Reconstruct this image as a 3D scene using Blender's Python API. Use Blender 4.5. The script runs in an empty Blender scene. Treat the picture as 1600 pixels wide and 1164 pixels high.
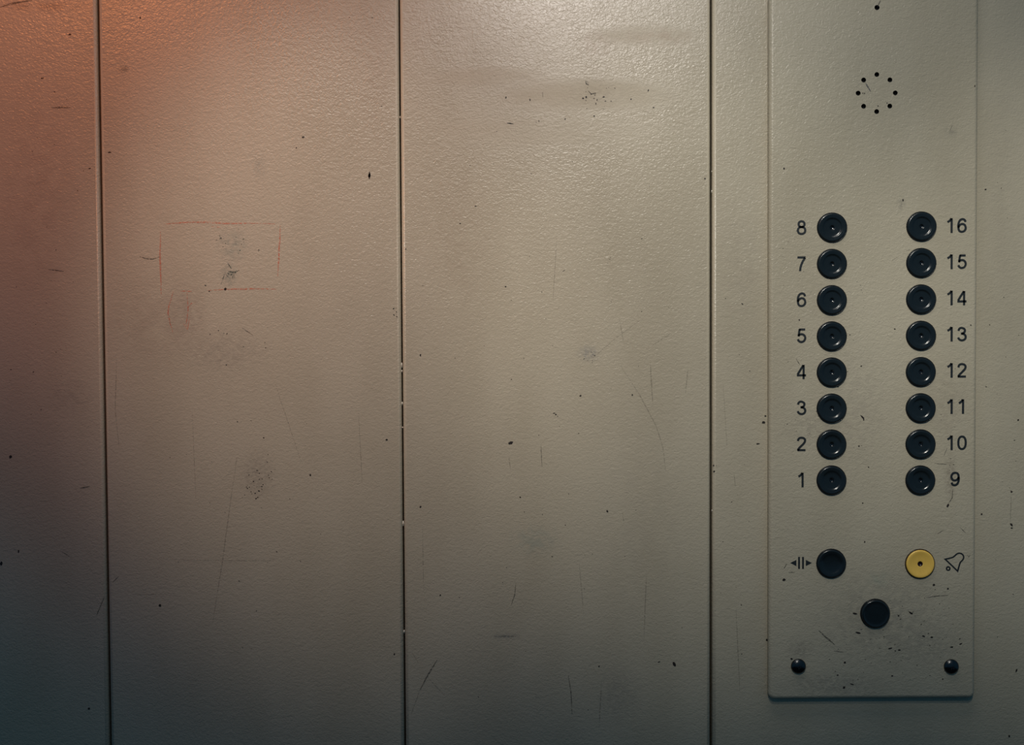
import bpy, bmesh, math, random
from mathutils import Matrix, Vector, Euler

scn = bpy.context.scene
COL = scn.collection
RNG = random.Random(11)

# ------------------------------------------------------------------ camera, world, lights, exposure
F_PX, DIST, CAM_Z = 1700.0, 1.10, 1.30
cam_data = bpy.data.cameras.new('camera')
cam_data.sensor_width = 36.0
cam_data.lens = F_PX / 1600.0 * 36.0
cam_data.clip_start = 0.01
cam = bpy.data.objects.new('camera', cam_data)
CAM_R = Matrix.Rotation(math.radians(90 - 1.6), 3, 'X') @ Matrix.Rotation(math.radians(-0.35), 3, 'Z')
cam.matrix_world = Matrix.Translation((0, -DIST, CAM_Z)) @ CAM_R.to_4x4()
COL.objects.link(cam)
scn.camera = cam

world = bpy.data.worlds.new('dim_cabin')
scn.world = world
world.use_nodes = True
world.node_tree.nodes['Background'].inputs[0].default_value = (0.20, 0.57, 0.96, 1)
world.node_tree.nodes['Background'].inputs[1].default_value = 0.14

scn.view_settings.view_transform = 'Standard'
scn.view_settings.look = 'None'
scn.view_settings.gamma = 1.0
scn.view_settings.use_curve_mapping = False
scn.view_settings.exposure = 0.0


def spot(name, loc, target, power, half_angle, blend, color, radius):
    d = bpy.data.lights.new(name, 'SPOT')
    d.energy = power
    d.spot_size = math.radians(2 * half_angle)
    d.spot_blend = blend
    d.color = color
    d.shadow_soft_size = radius
    o = bpy.data.objects.new(name, d)
    o.location = loc
    o.rotation_euler = (Vector(target) - Vector(loc)).to_track_quat('-Z', 'Y').to_euler()
    COL.objects.link(o)
    return o


WHITE = (1.0, 0.965, 0.87)
# unseen spots added to shape the wall's falloff and sheen, a long ceiling lamp near the wall, and an orange lamp up on the left
spot('added_spot', (-0.10, -1.30, 2.14), (0.15, 0, 1.50), 7.5, 22, 1.0, WHITE, 0.04)
spot('added_spot', (0.25, -0.95, 2.14), (0.60, 0, 1.25), 23, 14.5, 1.0, WHITE, 0.04)
spot('added_spot', (0.10, -0.95, 2.14), (0.19, 0, 1.31), 19.5, 14, 1.0, WHITE, 0.04)
spot('added_spot', (-0.35, -0.95, 2.14), (-0.18, 0, 1.33), 23, 14, 1.0, WHITE, 0.04)
spot('added_spot', (0.10, -1.30, 2.14), (0.30, 0, 1.45), 20, 18, 1.0, WHITE, 0.04)
spot('added_spot', (0.14, -1.30, 2.14), (0.09, 0, 1.76), 26, 11, 1.0, (1.0, 0.92, 0.92), 0.10)
spot('orange_lamp', (-0.70, -0.80, 2.10), (-0.38, 0, 1.62), 19, 28, 1.0, (1.0, 0.29, 0.08), 0.05)
ad = bpy.data.lights.new('ceiling_lamp', 'AREA')
ad.shape = 'RECTANGLE'
ad.size, ad.size_y = 0.75, 0.2
ad.energy = 1.6
ad.color = (1.0, 0.96, 0.92)
ao = bpy.data.objects.new('ceiling_lamp', ad)
ao.location = (0.10, -0.35, 2.12)
COL.objects.link(ao)


# ------------------------------------------------------------------ measuring: pixel of the photograph -> point on a plane y = const
def at(px, py, y=0.0):
    d = CAM_R @ Vector((px - 800.0, -(py - 582.0), -F_PX))
    t = (y + DIST) / d.y
    return Vector((d.x * t, y, CAM_Z + d.z * t))


MM = DIST / F_PX                      # one photo pixel on the wall, in metres
PLATE_Y = -0.008                      # front of the control panel
PX = (DIST + PLATE_Y) / F_PX          # one photo pixel on the control panel


# ------------------------------------------------------------------ helpers
def link(name, me, mat=None, parent=None, loc=None):
    o = bpy.data.objects.new(name, me)
    COL.objects.link(o)
    if mat and me and not me.materials:
        me.materials.append(mat)
    if parent:
        o.parent = parent
    if loc is not None:
        o.location = loc
    return o


def mesh(name, verts, faces, smooth=False):
    me = bpy.data.meshes.new(name)
    me.from_pydata([tuple(v) for v in verts], [], faces)
    if smooth:
        me.polygons.foreach_set('use_smooth', [True] * len(me.polygons))
    me.update()
    return me


def lathe(name, prof, n=56, cap_in=False):
    """prof: (radius, height); axis is -y (height h lies at y = -h)"""
    V, Fc = [], []
    for r, h in prof:
        for i in range(n):
            a = 2 * math.pi * i / n
            V.append((r * math.cos(a), -h, r * math.sin(a)))
    for k in range(len(prof) - 1):
        for i in range(n):
            j = (i + 1) % n
            Fc.append((k * n + i, (k + 1) * n + i, (k + 1) * n + j, k * n + j))
    if cap_in:
        Fc.append(tuple(range((len(prof) - 1) * n, len(prof) * n)))
    me = mesh(name, V, Fc, True)
    bm = bmesh.new()
    bm.from_mesh(me)
    bmesh.ops.recalc_face_normals(bm, faces=bm.faces)
    bm.to_mesh(me)
    bm.free()
    return me


def boolean(target_me, cutter_me, name, solver='EXACT'):
    a = bpy.data.objects.new('tmp_a', target_me)
    b = bpy.data.objects.new('tmp_b', cutter_me)
    COL.objects.link(a)
    COL.objects.link(b)
    m = a.modifiers.new('cut', 'BOOLEAN')
    m.operation = 'DIFFERENCE'
    m.object = b
    m.solver = solver
    dg = bpy.context.evaluated_depsgraph_get()
    me = bpy.data.meshes.new_from_object(a.evaluated_get(dg))
    me.name = name
    bpy.data.objects.remove(a)
    bpy.data.objects.remove(b)
    return me


class NT:
    def __init__(s, name):
        s.m = bpy.data.materials.new(name)
        s.m.use_nodes = True
        s.t = s.m.node_tree
        s.b = s.t.nodes['Principled BSDF']
        s.out = s.t.nodes['Material Output']

    def n(s, kind, **kw):
        nd = s.t.nodes.new(kind)
        for k, v in kw.items():
            setattr(nd, k, v)
        return nd

    def put(s, sock, v):
        if isinstance(v, bpy.types.NodeSocket):
            s.t.links.new(v, sock)
        else:
            sock.default_value = v

    def math(s, op, a, b=None, c=None, clamp=False):
        nd = s.n('ShaderNodeMath', operation=op, use_clamp=clamp)
        s.put(nd.inputs[0], a)
        if b is not None:
            s.put(nd.inputs[1], b)
        if c is not None:
            s.put(nd.inputs[2], c)
        return nd.outputs[0]

    def mix(s, f, a, b):
        nd = s.n('ShaderNodeMix', data_type='RGBA')
        s.put(nd.inputs[0], f)
        s.put(nd.inputs[6], a)
        s.put(nd.inputs[7], b)
        return nd.outputs[2]

    def ramp(s, v, lo, hi, a=0.0, b=1.0):
        nd = s.n('ShaderNodeMapRange', interpolation_type='SMOOTHSTEP')
        s.put(nd.inputs[0], v)
        for i, x in enumerate((lo, hi, a, b)):
            s.put(nd.inputs[i + 1], x)
        return nd.outputs[0]

    def noise(s, vec, scale, detail=2.0, rough=0.5, dist=0.0):
        nd = s.n('ShaderNodeTexNoise')
        s.put(nd.inputs['Vector'], vec)
        nd.inputs['Scale'].default_value = scale
        nd.inputs['Detail'].default_value = detail
        nd.inputs['Roughness'].default_value = rough
        nd.inputs['Distortion'].default_value = dist
        return nd.outputs[0]

    def mapping(s, vec, loc=(0, 0, 0), scale=(1, 1, 1)):
        nd = s.n('ShaderNodeMapping')
        s.put(nd.inputs[0], vec)
        nd.inputs[1].default_value = loc
        nd.inputs[3].default_value = scale
        return nd.outputs[0]

    def ellipse(s, vec, c, rx, rz, soft=0.0):
        """1 in the middle of an ellipse on the wall, 0 outside it"""
        v = s.mapping(vec, (-c[0] / rx, 0, -c[2] / rz), (1 / rx, 0, 1 / rz))
        nd = s.n('ShaderNodeVectorMath', operation='LENGTH')
        s.put(nd.inputs[0], v)
        return s.ramp(nd.outputs['Value'], 1.0, soft, 0.0, 1.0)


def C(r, g, b):
    return (r, g, b, 1.0)


def paint_material(name, base, smudges, dull, origin=Vector((0, 0, 0)), y=0.0, relief=1.0):
    """Textured powder coat: orange-peel relief, faint cloudiness, real smudges of dirt, duller wiped areas."""
    t = NT(name)
    co = t.n('ShaderNodeTexCoord').outputs['Object']
    # orange peel
    p = t.mapping(co, (0, 0, 0), (0.78, 1.0, 1.0))
    fine = t.noise(p, 410, 1.5, 0.5, 1.0)
    mid = t.noise(p, 210, 1.0, 0.5, 0.5)
    hgt = t.math('ADD', t.math('MULTIPLY', fine, 0.9), t.math('MULTIPLY', mid, 0.5))
    bump = t.n('ShaderNodeBump')
    bump.inputs['Strength'].default_value = 1.0
    bump.inputs['Distance'].default_value = 0.00042 * relief
    t.put(bump.inputs['Height'], hgt)
    # slow waviness of the sheet itself
    wav = t.n('ShaderNodeBump')
    wav.inputs['Strength'].default_value = 1.0
    wav.inputs['Distance'].default_value = 0.004
    t.put(wav.inputs['Height'], t.noise(co, 3.0, 1.0))
    t.put(bump.inputs['Normal'], wav.outputs[0])
    t.put(t.b.inputs['Normal'], bump.outputs[0])
    # colour
    cloud = t.noise(t.mapping(co, (0, 0, 0), (1, 1, 0.45)), 9, 4, 0.6)
    grime = t.noise(co, 120, 5, 0.65)
    col = t.mix(t.ramp(cloud, 0.35, 0.7), C(*base), C(base[0] * 0.90, base[1] * 0.89, base[2] * 0.87))
    col = t.mix(t.math('MULTIPLY', t.ramp(grime, 0.66, 0.8), 0.22), col, C(0.10, 0.09, 0.08))
    for (px, py, rx, ry, colr, alpha, ns) in smudges:
        c = at(px, py, y) - origin
        e = t.ellipse(co, c, rx * MM, ry * MM)
        nn = t.ramp(t.noise(t.mapping(co, (px * 0.37, 0, py * 0.21)), ns, 4, 0.6), 0.34, 0.62)
        col = t.mix(t.math('MULTIPLY', t.math('MULTIPLY', e, nn), alpha), col, C(*colr))
    t.put(t.b.inputs['Base Color'], col)
    # gloss
    r = t.ramp(t.noise(t.mapping(co, (3, 0, 1), (1, 1, 2.4)), 5, 4, 0.6), 0.3, 0.7, 0.29, 0.38)
    for (px, py, rx, ry, add) in dull:
        c = at(px, py, y) - origin
        e = t.ellipse(co, c, rx * MM, ry * MM, 0.35)
        nn = t.ramp(t.noise(t.mapping(co, (px * 0.11, 0, 0), (0.5, 1, 2)), 22, 4, 0.6), 0.3, 0.6, 0.4, 1.0)
        r = t.math('ADD', r, t.math('MULTIPLY', t.math('MULTIPLY', e, nn), add))
    t.put(t.b.inputs['Roughness'], r)
    t.b.inputs['Specular IOR Level'].default_value = 0.5
    return t.m


def plain(name, col, rough=0.4, metal=0.0, spec=0.5, vary=0.15, scale=400, coat=0.0):
    t = NT(name)
    co = t.n('ShaderNodeTexCoord').outputs['Object']
    nz = t.noise(co, scale, 3, 0.6)
    c2 = tuple(min(1, x * (1 + vary)) for x in col)
    c1 = tuple(x * (1 - vary) for x in col)
    t.put(t.b.inputs['Base Color'], t.mix(nz, C(*c1), C(*c2)))
    t.put(t.b.inputs['Roughness'], t.ramp(nz, 0.3, 0.7, rough * 0.9, rough * 1.1))
    t.b.inputs['Metallic'].default_value = metal
    t.b.inputs['Specular IOR Level'].default_value = spec
    t.b.inputs['Coat Weight'].default_value = coat
    return t.m


def faded(name, col, alpha, scale, lo=0.35, hi=0.62):
    """worn pigment on the paint: broken up by noise so that the paint shows through"""
    t = NT(name)
    co = t.n('ShaderNodeTexCoord').outputs['Object']
    t.b.inputs['Base Color'].default_value = C(*col)
    t.b.inputs['Roughness'].default_value = 0.6
    nz = t.ramp(t.noise(co, scale, 3, 0.6), lo, hi, 0.0, alpha)
    t.put(t.b.inputs['Alpha'], nz)
    return t.m


# ------------------------------------------------------------------ materials
BEIGE = (0.47, 0.415, 0.31)
GREY = (0.13, 0.12, 0.105)
wall_smudges = [
    (364, 383, 34, 36, (0.15, 0.21, 0.18), 0.42, 160), (357, 430, 18, 26, (0.10, 0.15, 0.13), 0.5, 260),
    (290, 495, 42, 70, (0.19, 0.13, 0.11), 0.32, 120), (350, 550, 90, 50, (0.17, 0.14, 0.12), 0.28, 170),
    (402, 742, 42, 52, (0.12, 0.09, 0.075), 0.3, 260), (193, 108, 13, 8, (0.10, 0.10, 0.08), 0.7, 260),
    (405, 262, 16, 30, (0.22, 0.22, 0.18), 0.4, 140), (235, 500, 100, 120, (0.27, 0.20, 0.15), 0.25, 60),
    (920, 552, 24, 20, (0.16, 0.17, 0.19), 0.45, 260), (835, 845, 55, 34, (0.16, 0.24, 0.22), 0.28, 120),
    (788, 994, 30, 6, (0.12, 0.13, 0.14), 0.7, 300), (965, 1085, 50, 60, (0.17, 0.16, 0.15), 0.3, 200),
    (1035, 58, 80, 20, (0.36, 0.26, 0.18), 0.4, 90), (930, 70, 40, 30, (0.36, 0.25, 0.18), 0.35, 120),
    (930, 145, 70, 36, (0.24, 0.20, 0.15), 0.2, 200), (1000, 820, 120, 260, (0.36, 0.32, 0.25), 0.25, 70),
    (720, 380, 80, 200, (0.36, 0.29, 0.21), 0.3, 60), (60, 300, 90, 260, (0.30, 0.24, 0.18), 0.35, 60),
    (110, 620, 50, 40, (0.22, 0.19, 0.16), 0.3, 140), (590, 120, 40, 160, (0.36, 0.28, 0.2), 0.3, 120),
    (1160, 420, 50, 150, (0.34, 0.29, 0.22), 0.3, 80), (70, 10, 110, 12, (0.24, 0.17, 0.11), 0.5, 60),
    (1568, 300, 40, 400, (0.36, 0.31, 0.24), 0.25, 90),
]
wall_dull = [(930, 150, 190, 34, 0.30), (1010, 55, 110, 22, 0.20), (760, 120, 120, 20, 0.16),
             (860, 205, 240, 30, 0.14), (330, 300, 230, 330, 0.12)]
m_wall = paint_material('beige_textured_paint', BEIGE, wall_smudges, wall_dull)
m_dark = plain('dark_joint', (0.006, 0.008, 0.010), 0.8)
m_void = plain('black_hole_shade', (0.003, 0.004, 0.005), 0.9)
m_black = plain('black_plastic', (0.009, 0.013, 0.015), 0.21, spec=0.6)
m_collar = plain('black_collar_plastic', (0.006, 0.010, 0.014), 0.32)
m_pit = plain('black_gloss_pit', (0.006, 0.007, 0.009), 0.14, spec=0.8)
m_yellow = plain('yellow_plastic', (0.84, 0.53, 0.105), 0.38, vary=0.06, scale=120)
m_rust = plain('dark_brown_collar', (0.030, 0.014, 0.008), 0.4)
m_pit_red = plain('maroon_pit', (0.020, 0.006, 0.008), 0.25)
m_print = plain('blue_black_print', (0.012, 0.016, 0.019), 0.5)
m_screw = plain('dark_screw_metal', (0.085, 0.085, 0.085), 0.25, metal=1.0)
m_recess = plain('recess_shade_dark', (0.012, 0.012, 0.014), 0.5)
m_chip = plain('dark_chip', (0.016, 0.011, 0.008), 0.6, vary=0.5)
m_pale = plain('bare_bright_metal', (0.80, 0.76, 0.66), 0.35)
m_scratch = faded('grey_scratch', (0.035, 0.033, 0.032), 0.55, 500, 0.25, 0.6)
m_faint = faded('faint_scratch', (0.10, 0.085, 0.07), 0.30, 420, 0.3, 0.65)
m_faint_dirt = faded('worn_dirt', (0.045, 0.04, 0.035), 0.6, 300, 0.3, 0.6)
m_crayon = faded('faded_red_crayon', (0.72, 0.15, 0.07), 0.52, 420, 0.34, 0.64)
m_ink = faded('blue_ink', (0.035, 0.045, 0.085), 0.6, 700, 0.3, 0.6)
m_green = faded('green_black_smear', (0.03, 0.06, 0.05), 0.75, 700, 0.36, 0.6)

# ------------------------------------------------------------------ wall of folded sheet panels
WALL_TOP, WALL_BOT = 2.20, 0.0


def seam(p0, p1):
    a, b = at(*p0), at(*p1)
    k = (a.x - b.x) / (a.z - b.z)
    return (b.x + k * (WALL_BOT - b.z), b.x + k * (WALL_TOP - b.z))


# (x at the floor, x at the ceiling), width of the open joint
seams = [((-0.725, -0.725), 0.002), (seam((151.6, 0), (171.5, 1164)), 0.0021),
         (seam((623.3, 0), (632.7, 1164)), 0.0014), (seam((1111.6, 0), (1111.4, 1164)), 0.0022),
         ((0.575, 0.575), 0.002)]

bm = bmesh.new()
bmesh.ops.create_cube(bm, size=1.0)
bmesh.ops.scale(bm, vec=(2.06, 0.02, 2.2), verts=bm.verts)
bmesh.ops.translate(bm, vec=(-0.02, 0.026, 1.1), verts=bm.verts)
me = bpy.data.meshes.new('wall_back')
bm.to_mesh(me)
bm.free()
wall = link('wall_back', me, m_dark)
wall['kind'] = 'structure'


bm = bmesh.new()
bmesh.ops.create_cube(bm, size=1.0)
bmesh.ops.scale(bm, vec=(5.0, 5.0, 0.04), verts=bm.verts)
bmesh.ops.translate(bm, vec=(0.0, -2.48, -0.02), verts=bm.verts)
me = bpy.data.meshes.new('floor')
bm.to_mesh(me)
bm.free()
link('floor', me, plain('dark_rubber_floor', (0.02, 0.02, 0.022), 0.7, vary=0.3, scale=60))['kind'] = 'structure'


def panel_mesh(l0, l1, r0, r1, rad=0.0034, depth=0.0155, seg=7):
    """sheet with both long edges rolled back; l0/r0 at the floor, l1/r1 at the ceiling"""
    # left profile: x offset from the edge, y
    left = [(0.0, depth)] + [(rad * (1 - math.cos(math.pi / 2 * i / seg)), rad * (1 - math.sin(math.pi / 2 * i / seg))) for i in range(seg + 1)]
    n = len(left)
    V, Fc = [], []
    for (l, r, z) in ((l0, r0, WALL_BOT), (l1, r1, WALL_TOP)):
        for x, y in left:
            V.append((l + x, y, z))
        for x, y in reversed(left):
            V.append((r - x, y, z))
    N = 2 * n
    for i in range(N - 1):
        Fc.append((i, i + 1, N + i + 1, N + i))
    Fc.append((N - 1, 0, N, 2 * N - 1))
    Fc.append(tuple(reversed(range(N))))
    Fc.append(tuple(range(N, 2 * N)))
    me = mesh('wall_panel', V, Fc)
    for i, p in enumerate(me.polygons):
        p.use_smooth = (0 < i < n - 1) or (n - 1 < i < N - 2)
    return me


edges = [((-1.05, -1.05), 0.0)] + seams + [((1.01, 1.01), 0.0)]
panels = []
for k in range(len(edges) - 1):
    (a0, a1), ga = edges[k]
    (b0, b1), gb = edges[k + 1]
    panels.append(link('wall_panel', panel_mesh(a0 + ga / 2, a1 + ga / 2, b0 - gb / 2, b1 - gb / 2), m_wall, wall))
p_far, p_left, p_centre, p_right = panels[1], panels[2], panels[3], panels[4]


# ------------------------------------------------------------------ marks: flat chips and scratches lying on the paint
class Marks:
    def __init__(s, y, origin=Vector((0, 0, 0))):
        s.y, s.o, s.V, s.F = y - 0.00015, origin, [], []

    def pt(s, px, py):
        return at(px, py, s.y) - s.o

    def poly(s, pts):
        b = len(s.V)
        s.V += [s.pt(*p) for p in pts]
        s.F.append(tuple(range(b, b + len(pts))))
        return s

    def chip(s, px, py, w, h=None, ang=0.0, n=8):
        h = h or w
        ca, sa = math.cos(math.radians(ang)), math.sin(math.radians(ang))
        pts = []
        for i in range(n):
            a = -2 * math.pi * i / n
            k = RNG.uniform(0.65, 1.15)
            x, y = w / 2 * k * math.cos(a), h / 2 * k * math.sin(a)
            pts.append((px + x * ca - y * sa, py + x * sa + y * ca))
        return s.poly(pts)

    def line(s, pts, w=1.4, jit=0.25, step=5.0):
        P = []
        for (x0, y0), (x1, y1) in zip(pts[:-1], pts[1:]):
            m = max(1, int(math.hypot(x1 - x0, y1 - y0) / step))
            P += [(x0 + (x1 - x0) * i / m, y0 + (y1 - y0) * i / m) for i in range(m)]
        P.append(pts[-1])
        L, R = [], []
        for i, (x, y) in enumerate(P):
            a, b = P[max(0, i - 1)], P[min(len(P) - 1, i + 1)]
            d = math.hypot(b[0] - a[0], b[1] - a[1]) or 1
            nx, ny = -(b[1] - a[1]) / d, (b[0] - a[0]) / d
            u = i / max(1, len(P) - 1)
            hw = w / 2 * (0.35 + 0.65 * math.sin(math.pi * min(1, max(0, u)))) * RNG.uniform(0.8, 1.2)
            j = RNG.uniform(-jit, jit)
            L.append((x + nx * (hw + j), y + ny * (hw + j)))
            R.append((x - nx * (hw - j), y - ny * (hw - j)))
        for i in range(len(P) - 1):
            s.poly([L[i], L[i + 1], R[i + 1], R[i]])
        return s

    def specks(s, px, py, rx, ry, n, size=1.5):
        for _ in range(n):
            a, r = RNG.uniform(0, 6.283), math.sqrt(RNG.random())
            q = size * RNG.uniform(0.5, 1.4)
            s.chip(px + rx * r * math.cos(a), py + ry * r * math.sin(a), q * RNG.uniform(0.8, 2.0), q, RNG.uniform(-40, 40), 6)
        return s

    def build(s, name, mat, parent, label=None):
        o = link(name, mesh(name, s.V, s.F), mat, parent)
        o['kind'] = 'stuff'
        if label:
            o['label'] = label
        return o


# far left panel
k = Marks(0).chip(109, 54, 5, 3.4).chip(66, 122, 6, 2.4).chip(16, 714, 5, 6, 20).chip(29, 861, 2.4, 6).chip(2, 880, 4, 7)
k.chip(139, 1107, 4.5, 4).chip(140, 263, 4, 2).specks(45, 480, 60, 200, 10, 1.3).specks(90, 380, 60, 250, 16, 1.2)
k.build('paint_chips', m_chip, p_far)
k = Marks(0).line([(80, 168), (110, 168)], 2.6).line([(0, 11), (22, 5), (50, 0)], 3).line([(151, 962), (163, 932)], 1.6)
k.line([(75, 421), (100, 424)], 2).line([(125, 763), (140, 760)], 2).line([(94, 860), (112, 872)], 1)
k.build('scratches', m_scratch, p_far)

# left panel
k = Marks(0).chip(219, 28, 2.6, 4).chip(577, 274, 4.4, 8).line([(577, 268), (577, 280)], 3).chip(474, 214, 5, 3).chip(463, 231, 2, 3)
k.chip(412, 684, 3, 2).chip(485, 742, 3, 4).chip(250, 946, 4, 5).chip(352, 451.5, 4, 4.5).chip(171, 238, 6, 3)
k.specks(617, 490, 4, 12, 9, 1.6).specks(400, 765, 16, 14, 18, 1.7).specks(410, 735, 22, 30, 14, 1.3).chip(604, 687, 4, 3)
k.specks(370, 840, 150, 260, 30, 1.1).specks(560, 30, 40, 30, 6, 1.2).specks(380, 540, 60, 40, 14, 1.2).chip(640 - 24, 900 + 122, 3, 4)
k.chip(596, 170 - 4, 2, 2).chip(321, 446, 3, 2.2).chip(327, 455, 2.4, 2.4)
k.build('paint_chips', m_chip, p_left)
k = Marks(0).line([(370, 715), (358, 800), (347, 880), (332, 975)], 1.5).line([(270, 874), (350, 876), (430, 876)], 1.2)
k.line([(215, 930), (255, 928)], 1.5).line([(182, 560), (180, 640), (186, 700)], 1.2).line([(430, 600), (470, 720)], 0.9)
k.line([(560, 640), (566, 760)], 1).line([(300, 640), (306, 780)], 0.8)
k.build('scratches', m_faint, p_left)
k = Marks(0).line([(218, 401), (228, 404), (238, 405), (250, 401)], 1.9, 0.1).line([(378, 512), (396, 524)], 1.2).line([(176, 910), (186, 900)], 1.6)
k.build('pen_marks', m_scratch, p_left)
k = Marks(0).line([(258, 350), (290, 347.5), (320, 347), (350, 349), (405, 349)], 2.6).line([(405, 349), (430, 350)], 1.6)
k.line([(251, 362), (250, 405), (252, 460)], 2.6).line([(438, 352), (436, 395), (434, 432)], 2.4)
k.line([(282, 455), (300, 455)], 2).line([(325, 454), (350, 452), (405, 451), (432, 452)], 2.2)
k.line([(271, 455), (264, 478), (262, 490), (270, 520)], 1.6).line([(292, 455), (294, 485), (290, 512)], 1.6)
k.line([(293, 481), (299, 474), (305, 473)], 1.6).line([(286, 505), (293, 515), (296, 498)], 1.6)
k.line([(262, 482), (266, 508)], 1.4).line([(330, 354), (345, 355)], 1.4)
k.build('crayon_marks', m_crayon, p_left, 'faded red crayon rectangle and scribble')
k = Marks(0).line([(357, 424), (366, 426), (374, 422)], 3).specks(360, 431, 9, 4, 12, 1.8).line([(355, 410), (362, 420)], 1.6)
k.line([(352, 425), (345, 445)], 1.2).specks(362, 380, 24, 26, 26, 1.5).chip(404, 391, 2.5, 5)
k.build('ink_smear', m_green, p_left, 'green-grey rubbed ink smear')

# centre panel
k = Marks(0).line([(915, 126), (916, 131), (920, 133)], 1.5, 0.1).line([(917, 126), (919, 131)], 1.2, 0.1).chip(911, 153.5, 3.6, 3.6).chip(916, 152, 3, 3)
k.line([(919, 142), (924, 147), (931, 145)], 1.4, 0.1).line([(931, 145), (929, 150)], 1.6, 0.1).chip(933, 156, 1.8, 4, 20)
k.chip(931, 162, 1.8, 3).chip(943, 151.5, 4, 2.4).chip(946, 158, 3.2, 1.6).chip(955, 158, 2.6, 1.4).chip(928.5, 181.5, 2.6, 3.4)
k.chip(790.5, 152.5, 2.8, 4.4).chip(828, 156, 2, 4.4).line([(848, 144), (848, 152)], 1.6, 0.1).chip(1013, 141, 2.4, 4.4, 15).chip(986, 155, 2.4, 3)
k.chip(883, 186, 2.4, 3).chip(1021, 168, 4, 2).line([(792, 192), (802, 193.5)], 1.8).chip(842, 189, 1.6, 4)
k.specks(930, 152, 40, 22, 16, 1.2).poly([(794, 692), (798, 689.5), (802, 690), (800, 694), (795, 694.5)])
k.chip(907, 618.5, 3.4, 3.2).chip(949, 799, 3.4, 5, -20).chip(1053.5, 1038, 5, 8, -35).chip(1101.5, 279, 2.6, 3.2)
k.chip(936, 1041, 3, 3).chip(688, 930, 3, 3).line([(879, 424), (883, 422)], 1.8).chip(743, 322, 4, 2).chip(719, 349, 2.6, 2.4)
k.chip(657, 555, 2.6, 5).chip(657, 792, 3, 3.4).chip(813, 777, 3, 2.2).chip(988, 617, 2.6, 3).chip(1030, 1034, 5, 2, -20)
k.specks(920, 556, 12, 12, 10, 1.1).specks(860, 500, 210, 340, 40, 1.1).specks(880, 950, 210, 190, 26, 1.1).chip(790, 448, 3, 2.6).chip(634, 389, 2, 3)
k.specks(868, 648, 6, 5, 5, 1.4).specks(950, 405, 5, 8, 5, 1.2)
k.build('paint_chips', m_chip, p_centre)
k = Marks(0).line([(683, 1031), (669, 1054), (656, 1078)], 2.2, 0.3)
k.line([(888, 1055), (892, 1080), (894, 1118)], 1.5).line([(806, 912), (804, 930), (799, 945)], 1.4)
k.line([(845, 612 + 82), (847, 730)], 1)
k.build('scratches', m_scratch, p_centre)
k = Marks(0).line([(656, 1078), (642, 1118)], 1.6).line([(668, 1058), (696, 1088)], 1.5).line([(644, 1020), (654, 1036)], 1.3)
k.line([(772, 994), (812, 994)], 2.0).line([(970, 572), (1000, 618), (1025, 665), (1036, 700), (1040, 735)], 1.5).line([(1016, 566), (1020, 632)], 1.8)
k.line([(1075, 575), (1071, 615)], 1.5).line([(968, 500), (975, 540)], 1.2).line([(1000, 500), (960, 530), (925, 560)], 1)
k.line([(1050, 520), (1010, 545)], 1).line([(972, 800), (975, 815)], 1.2).line([(795, 692 + 20), (798, 735)], 1.2)
k.line([(870, 370), (864, 470)], 1.0).line([(905, 880), (912, 960)], 1.2).line([(1010, 900), (1006, 1000)], 1.4)
k.line([(660, 820), (662, 930)], 1).line([(940, 1060), (936, 1140)], 1.6)
k.build('faint_scratches', m_faint, p_centre)

# right panel
k = Marks(0).chip(1115, 727, 3.2, 2.4).chip(1116, 736.5, 3.6, 3).chip(1184, 693.5, 6, 3).chip(1193, 660, 6, 5).chip(1196, 650, 4, 3)
k.chip(1540, 296, 4.6, 2.4).chip(1591, 656, 3.2, 3.2).chip(1534, 803.5, 3.6, 3.2).chip(1580.5, 768, 3.4, 4.4, -40)
k.chip(1580.5, 820, 4, 8, -35).chip(1581, 825, 3.8, 2.4).chip(1588, 1048, 2.8, 7, 20).chip(1577, 1150, 3, 4).chip(1198, 1000, 3, 4)
k.specks(1155, 760, 36, 380, 18, 1.1).specks(1565, 600, 28, 480, 18, 1.1).chip(1585, 688, 3, 1.4).chip(1160, 475, 5, 2, 30)
k.build('paint_chips', m_chip, p_right)
k = Marks(0).line([(1580, 776), (1579, 815)], 1.6).line([(1147, 740), (1149, 760)], 1.2).line([(1150, 950), (1156, 1080)], 1.4)
k.line([(1130, 600), (1136, 700)], 1)
k.build('scratches', m_faint, p_right)


# bright bare metal showing on the joints
def flakes(pts, parent, rad):
    V, Fc = [], []
    for px, py, w, h in pts:
        c = at(px, py, 0.002)
        b = len(V)
        for i in range(6):
            a = 2 * math.pi * i / 6
            V.append(c + Vector((math.cos(a) * w * MM / 2, 0.0008, math.sin(a) * h * MM / 2)))
        V.append(c + Vector((0, -0.0008, 0)))
        for i in range(6):
            Fc.append((b + i, b + (i + 1) % 6, b + 6))
    o = link('bare_metal_flecks', mesh('bare_metal_flecks', V, Fc), m_pale, parent)
    o['kind'] = 'stuff'
    o['label'] = 'bright bare metal flecks along the joint'


flakes([(627.6, 570.5, 2.6, 9), (627.9, 580, 2.4, 4), (628.3, 630.5, 2.6, 6), (629, 668, 2, 3), (630, 818, 2.8, 9), (631.4, 987, 2.6, 6), (625, 183, 2, 4)], p_left, 0)
flakes([(1112.6, 299, 2.4, 5), (1112.8, 798, 2.2, 4), (1112.4, 268, 1.8, 3)], p_right, 0)

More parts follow.
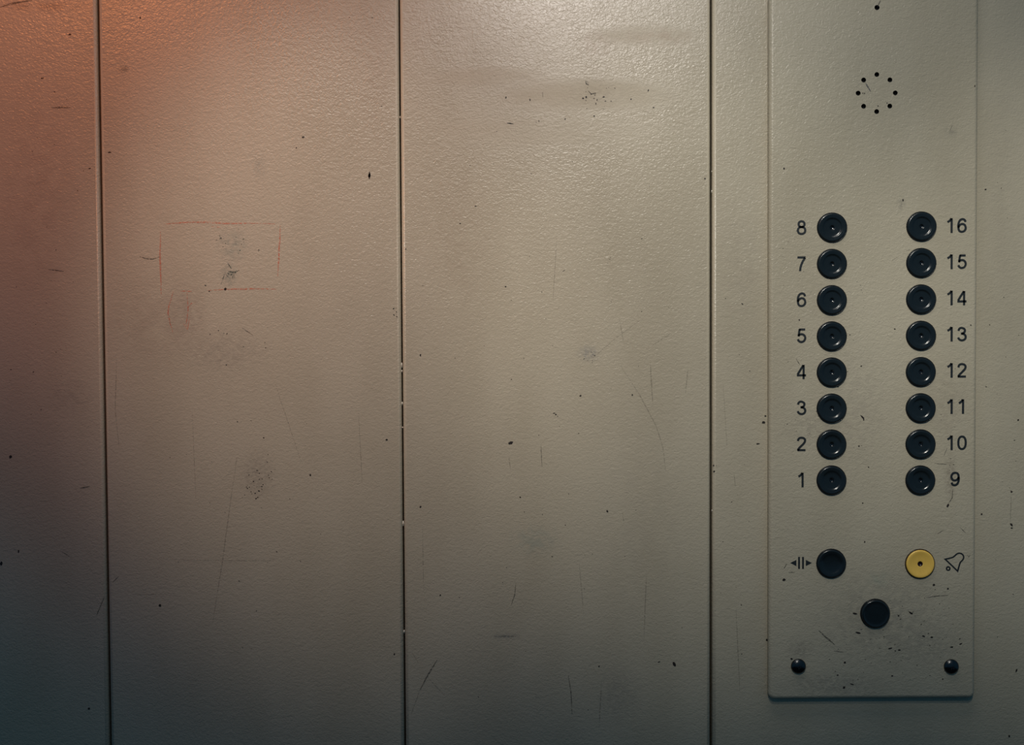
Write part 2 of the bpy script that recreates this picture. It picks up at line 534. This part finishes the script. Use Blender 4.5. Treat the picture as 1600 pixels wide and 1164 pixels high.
# ------------------------------------------------------------------ control panel
lo = at(1203.2, 1093, PLATE_Y)
hi = at(1526.5, -95, PLATE_Y)
X0, X1, Z0, Z1 = at(1201.8, 600, PLATE_Y).x, at(1527.2, 500, PLATE_Y).x, lo.z, hi.z
BASE = Vector(((X0 + X1) / 2, 0.0, Z0))
panel = bpy.data.objects.new('control_panel', None)
panel.location = BASE
panel.empty_display_size = 0.05
COL.objects.link(panel)
panel['label'] = 'beige sheet metal lift control panel with sixteen numbered black buttons, on the wall'
panel['category'] = 'control panel'


def on_plate(px, py):
    return at(px, py, PLATE_Y) - BASE


def ring(x0, x1, z0, z1, rc, inset, y, seg=8):
    r = max(rc - inset, 0.0004)
    out = []
    for cx, cz, a0 in ((x1 - rc, z0 + rc, -90), (x1 - rc, z1 - rc, 0), (x0 + rc, z1 - rc, 90), (x0 + rc, z0 + rc, 180)):
        for i in range(seg + 1):
            a = math.radians(a0 + 90 * i / seg)
            out.append((cx + r * math.cos(a), y, cz + r * math.sin(a)))
    return out


def plate_mesh(x0, x1, z0, z1, y_back, y_front, rc, rad, seg=8):
    rings = [ring(x0, x1, z0, z1, rc, 0, y_back), ]
    for i in range(seg + 1):
        a = math.pi / 2 * i / seg
        rings.append(ring(x0, x1, z0, z1, rc, rad * (1 - math.cos(a)), y_front + rad * (1 - math.sin(a))))
    n = len(rings[0])
    V = [p for r in rings for p in r]
    Fc = [tuple(range(n))]
    for k_ in range(len(rings) - 1):
        for i in range(n):
            j = (i + 1) % n
            Fc.append((k_ * n + i, k_ * n + j, (k_ + 1) * n + j, (k_ + 1) * n + i))
    Fc.append(tuple(range((len(rings) - 1) * n, len(rings) * n)))
    me = mesh('face_plate', V, Fc, True)
    bm = bmesh.new()
    bm.from_mesh(me)
    bmesh.ops.recalc_face_normals(bm, faces=bm.faces)
    bm.to_mesh(me)
    bm.free()
    me.polygons[0].use_smooth = False
    me.polygons[len(me.polygons) - 1].use_smooth = False
    return me


# measured grid of the buttons
ROWS = 8
left_top, left_bot = on_plate(1299.9, 355.7), on_plate(1299.0, 750.4)
right_top, right_bot = on_plate(1439.5, 354.0), on_plate(1437.8, 750.4)
spots_btn = []
for i in range(ROWS):
    u = i / (ROWS - 1)
    spots_btn.append((str(8 - i), left_top.lerp(left_bot, u)))
    spots_btn.append((str(16 - i), right_top.lerp(right_bot, u)))
door_c, alarm_c, blank_c = on_plate(1298.6, 880.4), on_plate(1437.2, 880.8), on_plate(1367.2, 958.5)

BR = 23.3 * PX
plate_smudges = [
    (1299, 490, 60, 220, (0.27, 0.23, 0.17), 0.22, 120), (1380, 970, 150, 110, (0.17, 0.16, 0.14), 0.35, 160),
    (1450, 1010, 80, 60, (0.16, 0.15, 0.13), 0.3, 260), (1485, 745, 14, 55, (0.16, 0.12, 0.09), 0.5, 260),
    (1270, 670, 60, 40, (0.20, 0.17, 0.14), 0.3, 200), (1376, 905, 26, 18, (0.16, 0.24, 0.2), 0.3, 120),
    (1480, 640, 50, 90, (0.24, 0.19, 0.15), 0.25, 160), (1408, 318, 10, 16, (0.18, 0.16, 0.13), 0.5, 260),
    (1340, 640, 80, 160, (0.26, 0.22, 0.18), 0.25, 140), (1485, 205, 14, 12, (0.2, 0.18, 0.15), 0.45, 200),
    (1300, 1070, 110, 30, (0.14, 0.13, 0.12), 0.35, 240), (1250, 1015, 30, 26, (0.16, 0.13, 0.11), 0.4, 250),
]
m_plate = paint_material('beige_panel_paint', BEIGE, plate_smudges, [], BASE, PLATE_Y, 1.1)

bmc = bmesh.new()


def add_cutter(c, r, deep, n=40):
    V = []
    for y in (PLATE_Y - 0.004, PLATE_Y + deep):
        V.append([bmc.verts.new((c.x + r * math.cos(2 * math.pi * i / n), y, c.z + r * math.sin(2 * math.pi * i / n))) for i in range(n)])
    bmc.faces.new(V[0])
    bmc.faces.new(list(reversed(V[1])))
    for i in range(n):
        j = (i + 1) % n
        bmc.faces.new((V[0][j], V[0][i], V[1][i], V[1][j]))


for nm, c in spots_btn + [('door', door_c), ('alarm', alarm_c), ('blank', blank_c)]:
    add_cutter(c, BR + 0.0002, 0.0040)
hole_c = on_plate(1369.9, 145.4)
for i in range(8):
    a = math.pi / 4 * i
    add_cutter(hole_c + Vector((28.8 * PX * math.cos(a), 0, 28.6 * PX * math.sin(a))), 3.75 * PX, 0.0045, 24)
add_cutter(on_plate(1370.3, 11.8), 3.9 * PX, 0.0045, 24)
bmesh.ops.recalc_face_normals(bmc, faces=bmc.faces)
cut = bpy.data.meshes.new('cutters')
bmc.to_mesh(cut)
bmc.free()
raw = plate_mesh(X0 - BASE.x, X1 - BASE.x, 0.0, Z1 - Z0, -0.0014, PLATE_Y, 0.0062, 0.0040)
raw.materials.append(m_plate)
cut.materials.append(m_plate)
cut.materials.append(m_void)
cut.polygons.foreach_set('material_index', [1] * len(cut.polygons))
pm = boolean(raw, cut, 'face_plate')
if len(pm.materials) < 2:
    pm.materials.append(m_void)
wx = (X1 - X0) / 2 - 0.006
for p in pm.polygons:                 # shade inside the holes is put in as black colour
    p.material_index = 1 if (PLATE_Y + 0.0003 < p.center.y < -0.0018 and abs(p.center.x) < wx and 0.006 < p.center.z < Z1 - Z0 - 0.006) else 0
link('face_plate', pm, None, panel)
gk = plate_mesh(X0 - BASE.x + 0.0028, X1 - BASE.x - 0.0028, 0.0028, Z1 - Z0 - 0.0028, 0.0, -0.0016, 0.004, 0.0004)
gk.name = 'gasket'
link('gasket', gk, m_dark, panel)['label'] = 'dark backing gasket behind the plate'


# ---- buttons (the mesh is the cap; collar and centre pit are children). Heights are above the plate.
def scaled(prof, s=BR, h=1.0):
    return [(r * s, z * h) for r, z in prof]


RIM = [(0.955, -0.0036), (0.955, 0.0009)] + [(0.865 + 0.09 * math.cos(math.radians(q)), 0.0010 + 0.00135 * math.sin(math.radians(q))) for q in range(0, 91, 10)]
CAP = RIM + [(0.82, 0.00230), (0.74, 0.00216), (0.68, 0.00206), (0.655, 0.00200), (0.635, 0.00188), (0.61, 0.00162), (0.585, 0.00140),
             (0.555, 0.00124), (0.51, 0.00116), (0.40, 0.00106), (0.25, 0.00096), (0.165, 0.00092), (0.145, 0.00080)]
cap_me = lathe('floor_button', scaled(CAP), 64)
pit_me = lathe('indicator_pit', scaled([(0.145, 0.00082), (0.14, 0.00045), (0.12, 0.00010), (0.085, -0.0002), (0.04, -0.00035), (0.004, -0.0004)]), 28, True)
collar_me = lathe('collar', scaled([(1.0, -0.0038), (1.0, 0.0010), (0.992, 0.00125), (0.975, 0.0013), (0.968, 0.0011), (0.962, 0.0004), (0.958, -0.0036)]), 64)
dish_me = lathe('dished_button', scaled(RIM + [(0.82, 0.0023), (0.76, 0.0022), (0.70, 0.00205), (0.66, 0.00185), (0.61, 0.00155), (0.56, 0.00135), (0.48, 0.00120), (0.30, 0.00108), (0.12, 0.00102), (0.004, 0.00100)]), 64, True)
flat_me = lathe('flat_button', scaled([(0.955, -0.0036), (0.955, 0.0013)] + [(0.865 + 0.09 * math.cos(math.radians(q)), 0.0014 + 0.0018 * math.sin(math.radians(q))) for q in range(0, 91, 10)] + [(0.82, 0.00318), (0.79, 0.00305), (0.76, 0.00292), (0.73, 0.00288), (0.60, 0.00286), (0.30, 0.00284), (0.004, 0.00284)]), 64, True)
alarm_me = lathe('alarm_button', scaled([(0.945, -0.0036), (0.945, 0.0012), (0.94, 0.0017), (0.92, 0.0021), (0.88, 0.0023), (0.80, 0.0022), (0.70, 0.0019), (0.58, 0.0015), (0.40, 0.0012), (0.25, 0.00105), (0.19, 0.001), (0.175, 0.0009)]), 64)
alarm_pit_me = lathe('indicator_pit', scaled([(0.175, 0.00092), (0.17, 0.0004), (0.13, -0.0004), (0.06, -0.0008), (0.004, -0.0009)]), 28, True)


def button(name, me, mat, c, label, collar_mat=None, pit=None, pit_mat=None):
    b = link(name, me, mat, panel, c)
    b['label'] = label
    link('collar', collar_me if collar_mat is None else collar_me.copy(), None, b)
    if collar_mat is not None:
        b.children[0].data.materials.clear()
        b.children[0].data.materials.append(collar_mat)
    if pit:
        link('indicator_pit', pit, pit_mat, b)
    return b


collar_me.materials.append(m_collar)
first = None
for nm, c in spots_btn:
    lab = 'round black push button beside the number ' + nm
    if first is None:
        first = button('floor_button', cap_me, m_black, c, lab, None, pit_me, m_pit)
    else:
        b = first.copy()
        COL.objects.link(b)
        b.location = c
        b['label'] = lab
        for ch in first.children:
            d = ch.copy()
            COL.objects.link(d)
            d.parent = b
    # each cap sits turned and pressed a hair differently
for o in [x for x in panel.children if x.name.startswith('floor_button')]:
    o.rotation_euler = (math.radians(RNG.uniform(-1.2, 1.2)), RNG.uniform(0, 6.28), math.radians(RNG.uniform(-1.2, 1.2)))
button('door_open_button', dish_me, m_black, door_c, 'round black dished button beside the door-opening arrows')
button('alarm_button', alarm_me, m_yellow, alarm_c, 'round yellow button beside the bell symbol', m_rust, alarm_pit_me, m_pit_red)
button('blank_button', flat_me, m_black, blank_c, 'round black unmarked button, lowest on the panel')


# ---- printed numerals and symbols
def catmull(P, n=8):
    if len(P) < 3:
        return P
    out = []
    for i in range(len(P) - 1):
        p0, p1, p2, p3 = P[max(0, i - 1)], P[i], P[i + 1], P[min(len(P) - 1, i + 2)]
        for j in range(n):
            t = j / n
            out.append(tuple(0.5 * (2 * b + (c - a) * t + (2 * a - 5 * b + 4 * c - d) * t * t + (-a + 3 * b - 3 * c + d) * t ** 3)
                             for a, b, c, d in zip(p0, p1, p2, p3)))
    out.append(P[-1])
    return out


def sup(cx, cy, rx, ry, e=2.2, n=40):
    out = []
    for i in range(n + 1):
        a = 2 * math.pi * i / n
        c, s = math.cos(a), math.sin(a)
        out.append((cx + rx * math.copysign(abs(c) ** (2 / e), c), cy + ry * math.copysign(abs(s) ** (2 / e), s)))
    return out


SIX = [(.565, .735), (.52, .85), (.44, .912), (.335, .925), (.19, .85), (.095, .65), (.078, .42), (.115, .20), (.20, .105), (.33, .077), (.47, .12), (.565, .25),
       (.575, .37), (.52, .52), (.42, .59), (.32, .60), (.20, .55), (.115, .44), (.082, .36)]
GLYPH = {
    '0': [sup(.33, .5, .252, .423, 2.3)],
    '1': [[(.40, 0), (.40, 1.0)], catmull([(.385, .985), (.30, .86), (.21, .785), (.115, .735)], 5)],
    '2': [catmull([(.085, .70), (.12, .83), (.21, .905), (.335, .923), (.47, .89), (.56, .79), (.555, .66), (.48, .53), (.34, .39), (.20, .25), (.12, .15), (.075, .06)], 6),
          [(.04, .077), (.60, .077)]],
    '3': [catmull([(.085, .725), (.14, .86), (.25, .92), (.36, .915), (.48, .85), (.525, .745), (.48, .62), (.38, .555), (.25, .54)], 6),
          catmull([(.30, .54), (.42, .52), (.54, .43), (.58, .30), (.53, .165), (.42, .092), (.30, .077), (.17, .125), (.10, .21), (.075, .28)], 6)],
    '4': [[(.47, 0), (.47, .97)], [(.455, .96), (.065, .33)], [(.01, .262), (.635, .262)]],
    '5': [[(.175, .923), (.575, .923)], [(.20, .96), (.125, .46)],
          catmull([(.11, .49), (.20, .575), (.33, .61), (.47, .565), (.565, .44), (.57, .29), (.49, .145), (.37, .083), (.27, .08), (.15, .145), (.075, .27)], 6)],
    '6': [catmull(SIX, 6)],
    '7': [[(.05, .923), (.60, .923)], catmull([(.575, .90), (.44, .70), (.33, .47), (.26, .24), (.225, 0)], 6)],
    '8': [sup(.33, .735, .198, .19, 2.1), sup(.33, .31, .25, .235, 2.1)],
    '9': [[(.66 - x, 1 - y) for x, y in catmull(SIX, 6)]],
}


def ribbons(paths, w, y_front, thick=0.00012):
    """flat strokes (x, z) of width w -> closed thin prisms"""
    V, Fc = [], []
    for P in paths:
        closed = len(P) > 3 and math.dist(P[0], P[-1]) < 1e-9
        n = len(P)
        L, R = [], []
        for i, (x, z) in enumerate(P):
            a = P[i - 1] if i else (P[-2] if closed else P[0])
            b = P[i + 1] if i < n - 1 else (P[1] if closed else P[-1])
            d1 = (x - a[0], z - a[1]) if (x, z) != tuple(a) else (b[0] - x, b[1] - z)
            d2 = (b[0] - x, b[1] - z) if (x, z) != tuple(b) else d1
            l1, l2 = math.hypot(*d1), math.hypot(*d2)
            n1, n2 = (-d1[1] / l1, d1[0] / l1), (-d2[1] / l2, d2[0] / l2)
            mx, mz = n1[0] + n2[0], n1[1] + n2[1]
            ml = math.hypot(mx, mz) or 1
            mx, mz = mx / ml, mz / ml
            k_ = w / 2 / max(0.35, mx * n1[0] + mz * n1[1])
            L.append((x + mx * k_, z + mz * k_))
            R.append((x - mx * k_, z - mz * k_))
        b0 = len(V)
        for (lx, lz), (rx, rz) in zip(L, R):
            V += [(lx, y_front, lz), (rx, y_front, rz), (lx, y_front + thick, lz), (rx, y_front + thick, rz)]
        for i in range(n - 1):
            a, b = b0 + 4 * i, b0 + 4 * (i + 1)
            Fc += [(a, a + 1, b + 1, b), (a, b, b + 2, a + 2), (a + 1, a + 3, b + 3, b + 1)]
        if not closed:
            e = b0 + 4 * (n - 1)
            Fc += [(b0, b0 + 2, b0 + 3, b0 + 1), (e, e + 1, e + 3, e + 2)]
    return V, Fc


DIGIT_H = 23.0 * PX
DIGIT_W = 0.150


def number_mesh(text):
    V, Fc = [], []
    adv = 0.775
    total = adv * (len(text) - 1) + 0.66
    for i, ch in enumerate(text):
        ox = i * adv - total / 2
        paths = [[((x + ox) * DIGIT_H, (z - 0.5) * DIGIT_H) for x, z in P] for P in GLYPH[ch]]
        v, f = ribbons(paths, DIGIT_W * DIGIT_H, -0.00012 - 0.00001)
        b = len(V)
        V += v
        Fc += [tuple(q + b for q in face) for face in f]
    return mesh('numeral', V, Fc)


num_px = {'8': (1252.3, 355.7), '1': (1252.2, 750.0), '16': (1494.3, 352.4), '10': (1494.3, 692.2), '9': (1492.4, 748.2)}
for i in range(8):
    num_px[str(8 - i)] = (1252.4, 355.7 + (749.9 - 355.7) * i / 7)
    num_px[str(16 - i)] = (1494.2 if i < 7 else 1492.2, 352.4 + (748.4 - 352.4) * i / 7)
for text, (px, py) in num_px.items():
    o = link('numeral', number_mesh(text), m_print, panel, on_plate(px, py))
    o['label'] = 'dark printed number ' + text


def local(pts, c):
    return [((on_plate(px, py) - c).x, (on_plate(px, py) - c).z) for px, py in pts]


def prism(V, Fc, pts, y_front, thick=0.00012):
    b, n = len(V), len(pts)
    V += [(x, y_front, z) for x, z in pts] + [(x, y_front + thick, z) for x, z in pts]
    Fc.append(tuple(range(b, b + n)))
    for i in range(n):
        j = (i + 1) % n
        Fc.append((b + i, b + n + i, b + n + j, b + j))


c = on_plate(1251.6, 879.6)
V, Fc = [], []
for poly in ([(1234.8, 879.5), (1244.3, 884.4), (1244.3, 874.8)], [(1247.0, 870), (1247.0, 888.8), (1249.9, 888.8), (1249.9, 870)],
             [(1253.2, 870), (1253.2, 888.8), (1256.1, 888.8), (1256.1, 870)], [(1268.5, 879.5), (1259.0, 874.8), (1259.0, 884.4)]):
    prism(V, Fc, local(poly, c), -0.00013)
link('door_open_symbol', mesh('door_open_symbol', V, Fc), m_print, panel, c)['label'] = 'two bars between outward arrowheads'

bell_c = on_plate(1491, 879)


def bp(x, y):
    return (1400 + x / 11.43, 840 + y / 11.43)


body = [bp(878, 384)] + [bp(*p) for p in catmull([(940, 372), (1005, 354), (1045, 328), (1085, 292), (1135, 278), (1185, 298), (1208, 345), (1192, 395), (1150, 440), (1128, 500)], 5)] + [bp(1101, 598), bp(878, 384)]
clap = [bp(932 + 30 * math.cos(2 * math.pi * i / 20), 552 + 30 * math.sin(2 * math.pi * i / 20)) for i in range(20)]
clap.append(clap[0])
V, Fc = ribbons([local(body, bell_c), local(clap, bell_c)], 2.35 * PX, -0.00013)
link('bell_symbol', mesh('bell_symbol', V, Fc), m_print, panel, bell_c)['label'] = 'tilted outline of a bell'

# ---- dome-headed screws
dome = [(1.0, -0.001), (1.0, 0.0006), (0.97, 0.0012), (0.90, 0.0020), (0.78, 0.0028), (0.62, 0.0034), (0.42, 0.0039), (0.2, 0.0041), (0.01, 0.00415)]
dome_me = lathe('screw', [(r * 11.8 * PX, h) for r, h in dome], 40, True)
bmx = bmesh.new()
for sx, sz in ((0.0042, 0.0011), (0.0011, 0.0042)):
    g = bmesh.ops.create_cube(bmx, size=1.0)
    bmesh.ops.scale(bmx, vec=(sx, 0.0034, sz), verts=g['verts'])
    bmesh.ops.translate(bmx, vec=(0, -0.0048, 0), verts=g['verts'])
xm = bpy.data.meshes.new('cross')
bmx.to_mesh(xm)
bmx.free()
for (px, py, turn, lab) in ((1247.4, 1040.8, 0.35, 'left'), (1486.2, 1041.4, 0.75, 'right')):
    o = link('screw', dome_me, m_screw, panel, on_plate(px, py))
    o['label'] = 'dark domed screw at the lower %s corner' % lab
    o.rotation_euler = (0, turn, 0)
    v, f = ribbons([[(-0.0021, 0), (0.0021, 0)], [(0, -0.0021), (0, 0.0021)]], 0.0009, -0.0042, 0.0006)
    link('cross_recess_shade', mesh('cross_recess_shade', v, f), m_recess, o)  # flat dark cross on the dome, shade of the drive slots painted in

# ---- marks on the control panel
k = Marks(PLATE_Y, BASE)
k.chip(1225, 263, 3, 4).poly([(1344, 648.5), (1347, 649.5), (1350.5, 653), (1350, 656), (1346.5, 652.5)]).chip(1349.5, 656, 2.4, 3)
k.chip(1411, 313, 3, 4).chip(1225, 906, 6, 4.4).chip(1336, 958.5, 7, 3.4, 10).chip(1341, 988.5, 9, 3, 12).chip(1423.5, 958, 7, 3, 25)
k.chip(1404, 962, 3, 2.6).chip(1443, 994, 6, 2.6, 15).chip(1456, 995.5, 5, 3).chip(1501, 1006, 6, 2, -30).chip(1487, 1011, 6, 3)
k.chip(1391, 1013, 7, 2.4, -15).chip(1405, 1015.5, 5, 3).chip(1399, 1017, 3, 2).chip(1237, 1029.5, 5, 3, 20).chip(1319, 1074, 5, 4, -40)
k.chip(1331, 1069, 8, 2, 20).chip(1320, 1035, 4, 4).chip(1473, 1061, 2.6, 3).chip(1357, 730, 2.6, 2.4).chip(1325.5 + 20, 572, 3, 2)
k.chip(1348, 786, 2.4, 2.4).chip(1351, 846.5, 2.4, 3).chip(1394, 1056, 4, 3).chip(1459, 914, 5, 4).chip(1481, 920, 4, 3).chip(1309, 1055, 3, 3)
k.chip(1523.2, 134.5, 1.8, 4).chip(1309.5, 604.5, 3, 1.8).chip(1342, 697, 3, 3).chip(1398, 514, 4, 2, 20).chip(1249, 500, 2.4, 2.4).chip(1328, 523, 2, 2)
k.chip(1344.3 + 4, 145.5, 1.6, 2.2).chip(1351, 146, 2, 2).chip(1372, 165.5, 2.8, 2.4).chip(1386, 161, 2, 2).chip(1517, 508, 3, 2).chip(1481, 790, 4, 6, 35)
k.build('paint_chips', m_chip, panel)
k = Marks(PLATE_Y, BASE).line([(1279.5, 985), (1290, 995), (1304.5, 1007.5)], 2.6, 0.3).line([(1303, 1017), (1318, 1019)], 1.6).line([(1225, 888), (1229.5, 881)], 3.6, 0.1)
k.line([(1232, 894.4), (1242, 894)], 1.6).line([(1376, 0), (1371, 11)], 2.2, 0.1).line([(1511.5, 867), (1513.5, 870.5), (1516, 867)], 1.8, 0.1)
k.line([(1419, 954.5), (1424, 958.5), (1428, 955)], 1.8, 0.2).line([(1447, 934), (1465, 931), (1482, 930)], 1.8).line([(1489, 764), (1488, 778), (1480, 790)], 1.8)
k.line([(1416, 392), (1422, 390)], 1.6).line([(1394, 407), (1402, 402)], 1.4).line([(1480, 700), (1475, 712)], 1.3).line([(1463, 835), (1475, 828)], 1.2)
k.line([(1460, 724), (1480, 726)], 1.4).line([(1484, 205), (1488, 196)], 1.8).line([(1244, 560), (1250, 570)], 1.4).line([(1500, 824), (1509, 833)], 1.4)
k.build('scratches', m_scratch, panel)
k = Marks(PLATE_Y, BASE)
k.specks(1420, 1000, 80, 70, 38, 2.0).specks(1330, 1030, 60, 40, 16, 1.7).specks(1260, 660, 36, 24, 12, 1.6).specks(1340, 600, 60, 200, 26, 1.2)
k.specks(1490, 620, 26, 140, 16, 1.3).specks(1240, 500, 26, 160, 12, 1.2).specks(1450, 930, 60, 26, 14, 1.5).specks(1385, 990, 24, 24, 8, 1.6)
k.specks(1348, 470, 14, 30, 10, 1.3).specks(1488, 726, 8, 30, 8, 1.4)
k.build('dirt_specks', m_faint_dirt, panel)
k = Marks(PLATE_Y, BASE).line([(1352, 128.5), (1356, 135), (1360.5, 143.5)], 2.2, 0.3)
k.build('ink_stroke', m_ink, panel, 'short blue pen stroke below a speaker hole')
